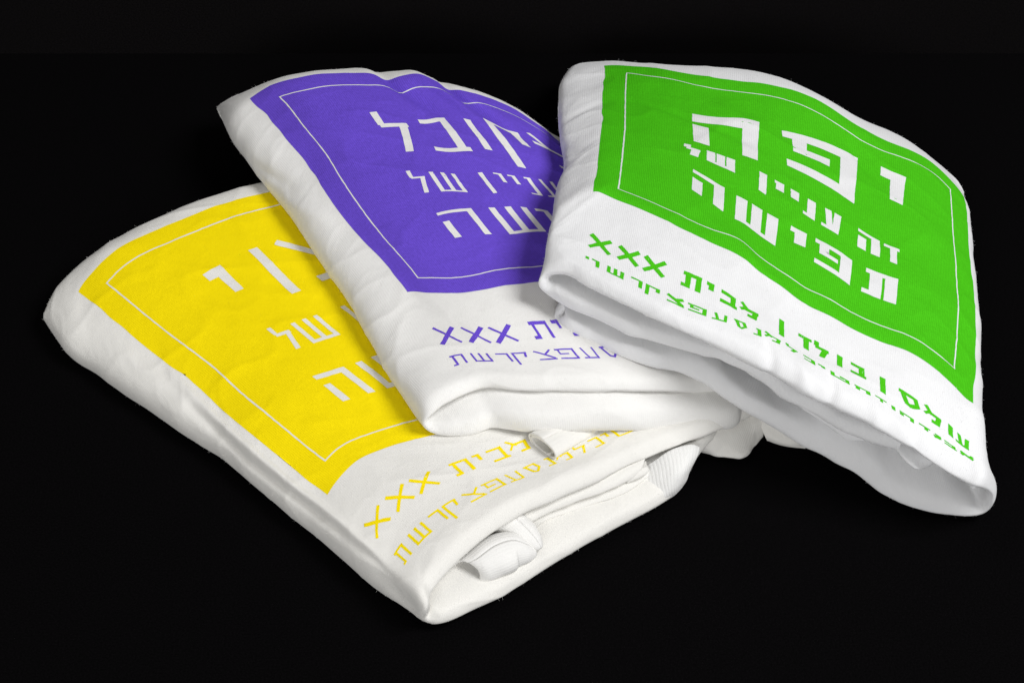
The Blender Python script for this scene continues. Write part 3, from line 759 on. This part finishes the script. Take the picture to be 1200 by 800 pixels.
def build_shirt(key, label, cloth, ink, ink_name):
    s = SH[key]
    k = np.argmin(abs(s.v-11)), np.argmin(abs(s.u-12))
    c = s.G[k]
    root = thing('folded_shirt', label, 't-shirt', (c[0]*CM, c[1]*CM, 0), 'folded printed t-shirts')
    grid_obj('folded_cloth', s.G, cloth, root, s.u, s.v)
    U = np.concatenate([[0], s.u[(s.u > 0.01) & (s.u < W_-.01)], [W_]]); V = np.concatenate([[0], s.v[(s.v > 0.01) & (s.v < H_-.01)], [H_]])
    a, b = np.meshgrid(U, V)
    # a hand-pulled screen print: its rim is never ruler straight
    jit = 0.05
    a = a+np.where((a == 0) | (a == W_), jit*vnoise(a*0+3.1, b/1.1, 5), 0); b = b+np.where((b == 0) | (b == H_), jit*vnoise(a/1.1, b*0+1.7, 6), 0)
    panel = grid_obj('printed_panel', s.at(a, b, 0.012), ink, root, U, V)
    panel['label'] = ink_name+' printed rectangle'
    decal('frame_line', frame_line(), s, 0.024, cloth, panel)
    decal('lettering', TEXT[key]['panel'], s, 0.024, cloth, panel)
    t = decal('printed_caption', TEXT[key]['below'], s, 0.014, ink, root, step=0.15)
    t['label'] = ink_name+' lettering printed below the rectangle'
    return root
R_yellow = build_shirt('yellow', 'white t-shirt with a yellow printed panel, folded flat at the bottom of the pile', M_warm, M_yellow, 'yellow')
R_purple = build_shirt('purple', 'white t-shirt with a purple printed panel, folded and lying between the yellow and green ones', M_cream, M_purple, 'purple')
R_green = build_shirt('green', 'white t-shirt with a bright green printed panel, folded on top of the pile', M_white, M_green, 'green')

# what is folded inside the yellow shirt and shows at its open near edge
tube('bunched_sleeve', [(548, 669, 1.45, .55, .75), (560, 664, 1.55, .7, .95), (580, 652, 1.65, .85, 1.2), (602, 645, 1.6, .8, 1.05), (616, 646, 1.5, .5, .6), (626, 646, 1.4, .2, .3)], M_cream, R_yellow, seed=3, lump=.09, mouth=(.45, .85, -.25))
tube('bunched_sleeve', [(575, 606, 2.0, .7, .8), (592, 609, 2.0, .75, .85), (610, 621, 1.9, .6, .75), (625, 634, 1.75, .38, .5), (633, 642, 1.6, .06, .1)], M_cream, R_yellow, seed=8, lump=.08)
patch('inner_layer', [[(612, 598, 2.4), (650, 572, 2.5), (690, 556, 2.5), (730, 538, 2.5), (760, 526, 2.5)],
                      [(615, 612, 2.2), (627, 602, 2.25), (664, 585, 2.3), (704, 571, 2.3), (752, 547, 2.3)],
                      [(618, 617, 2.0), (630, 605.5, 2.05), (666, 589.5, 2.1), (706, 576, 2.1), (749, 553.5, 2.1)],
                      [(619, 615, 1.8), (632, 603, 1.8), (666, 587, 1.8), (705, 573, 1.8), (747, 552, 1.8)]], M_warm, R_yellow, thick=.1, seed=4)
patch('inner_layer', [[(616, 612, 1.9), (640, 592, 1.9), (684, 574, 1.9), (725, 556, 1.9), (757, 540, 1.95)],
                      [(620, 618, 1.7), (638, 604, 1.7), (684, 586, 1.7), (728, 570, 1.7), (758, 550, 1.75)],
                      [(622, 622, 1.5), (640, 609, 1.5), (684, 592.5, 1.5), (729, 577, 1.5), (760, 555, 1.6)],
                      [(622, 620, 1.25), (640, 606, 1.25), (684, 589, 1.25), (728, 573, 1.25), (757, 553, 1.3)]], M_warm, R_yellow, thick=.1, seed=6)
tube('rolled_edge', [(733, 562, 1.85, .14, .2), (742, 557, 1.95, .2, .28), (751, 552, 2.0, .22, .3), (757, 548, 2.0, .12, .18)], M_warm, R_yellow, thick=.06, lump=.01)
patch('sleeve_hem', [[(738, 562, .9), (762, 543, 1.9), (788, 527, 2.3), (810, 521.5, 2.3), (819, 525, 2.0)],
                     [(742, 573, .8), (766, 556, 1.7), (787, 544, 2.2), (804, 537, 2.3), (816, 535, 1.9)],
                     [(745, 588, .6), (767, 573, 1.2), (786, 561, 1.8), (800, 553, 2.0), (811, 545, 1.7)],
                     [(752, 594, .4), (770, 586, .8), (786, 575, 1.2), (797, 566, 1.4), (806, 557, 1.3)],
                     [(757, 597, .2), (772, 590, .3), (786, 582, .5), (796, 573, .7), (804, 562, .8)]], M_hem, R_yellow, thick=.12, seed=12, lump=.04)
patch('sleeve', [[(800, 520, 1.5), (838, 503, 1.6), (868, 491, 1.6), (897, 480, 1.6)],
                 [(808, 523, 1.2), (842, 513, 1.3), (868, 505, 1.3), (897, 492, 1.3)],
                 [(816, 526, .9), (843, 526, .8), (864, 520, .9), (896, 502, .9)],
                 [(820, 528, .5), (844, 534, .45), (863, 534.5, .5), (894, 510, .5)],
                 [(822, 526, .15), (846, 531, .12), (864, 531, .12), (893, 508, .12)]], M_warm, R_yellow, thick=.12, seed=15, lump=.1)
# the purple shirt's rolled collar end, pressed out from under it, and its sleeve under the green one
tube('collar_roll', [(636, 523, 3.62, .5, 1.12), (652, 514, 3.5, .46, 1.05), (672, 504, 3.3, .38, .95), (700, 490, 3.0, .3, .8), (730, 476, 2.8, .2, .6)], M_warm, R_purple, thick=.13, lump=.03, seed=21, wind=1.6)
patch('sleeve', [[(885, 482, 1.6), (915, 499, 1.5), (955, 523, 1.2)],
                 [(890, 494, 1.3), (915, 507, 1.1), (950, 524, .9)],
                 [(896, 509, .8), (917, 517, .7), (945, 522, .6)],
                 [(899, 515, .45), (918, 520, .4), (944, 524, .4)],
                 [(897, 511, .1), (917, 516, .1), (945, 520, .1)]], M_warm, R_purple, thick=.12, seed=17, lump=.05)
# the folded-in corner inside the green shirt's open end
patch('folded_corner', [[(1028, 496, 4.5), (1062, 512, 4.4), (1102, 538, 4.1)],
                        [(1044, 516, 4.5), (1068, 529, 4.35), (1095, 541, 4.0)],
                        [(1052, 526, 4.3), (1066, 541, 4.1), (1091, 543.5, 3.8)],
                        [(1056, 531, 4.1), (1076, 549.5, 3.8), (1085, 546, 3.7)]], M_white, R_green, thick=.14, seed=19, lump=.03)
add_fuzz(Y, M_warm, R_yellow, 16000, 1, 30)
add_fuzz(PUR, M_cream, R_purple, 16000, 2, 30)
add_fuzz(GRN, M_white, R_green, 26000, 3, 30)
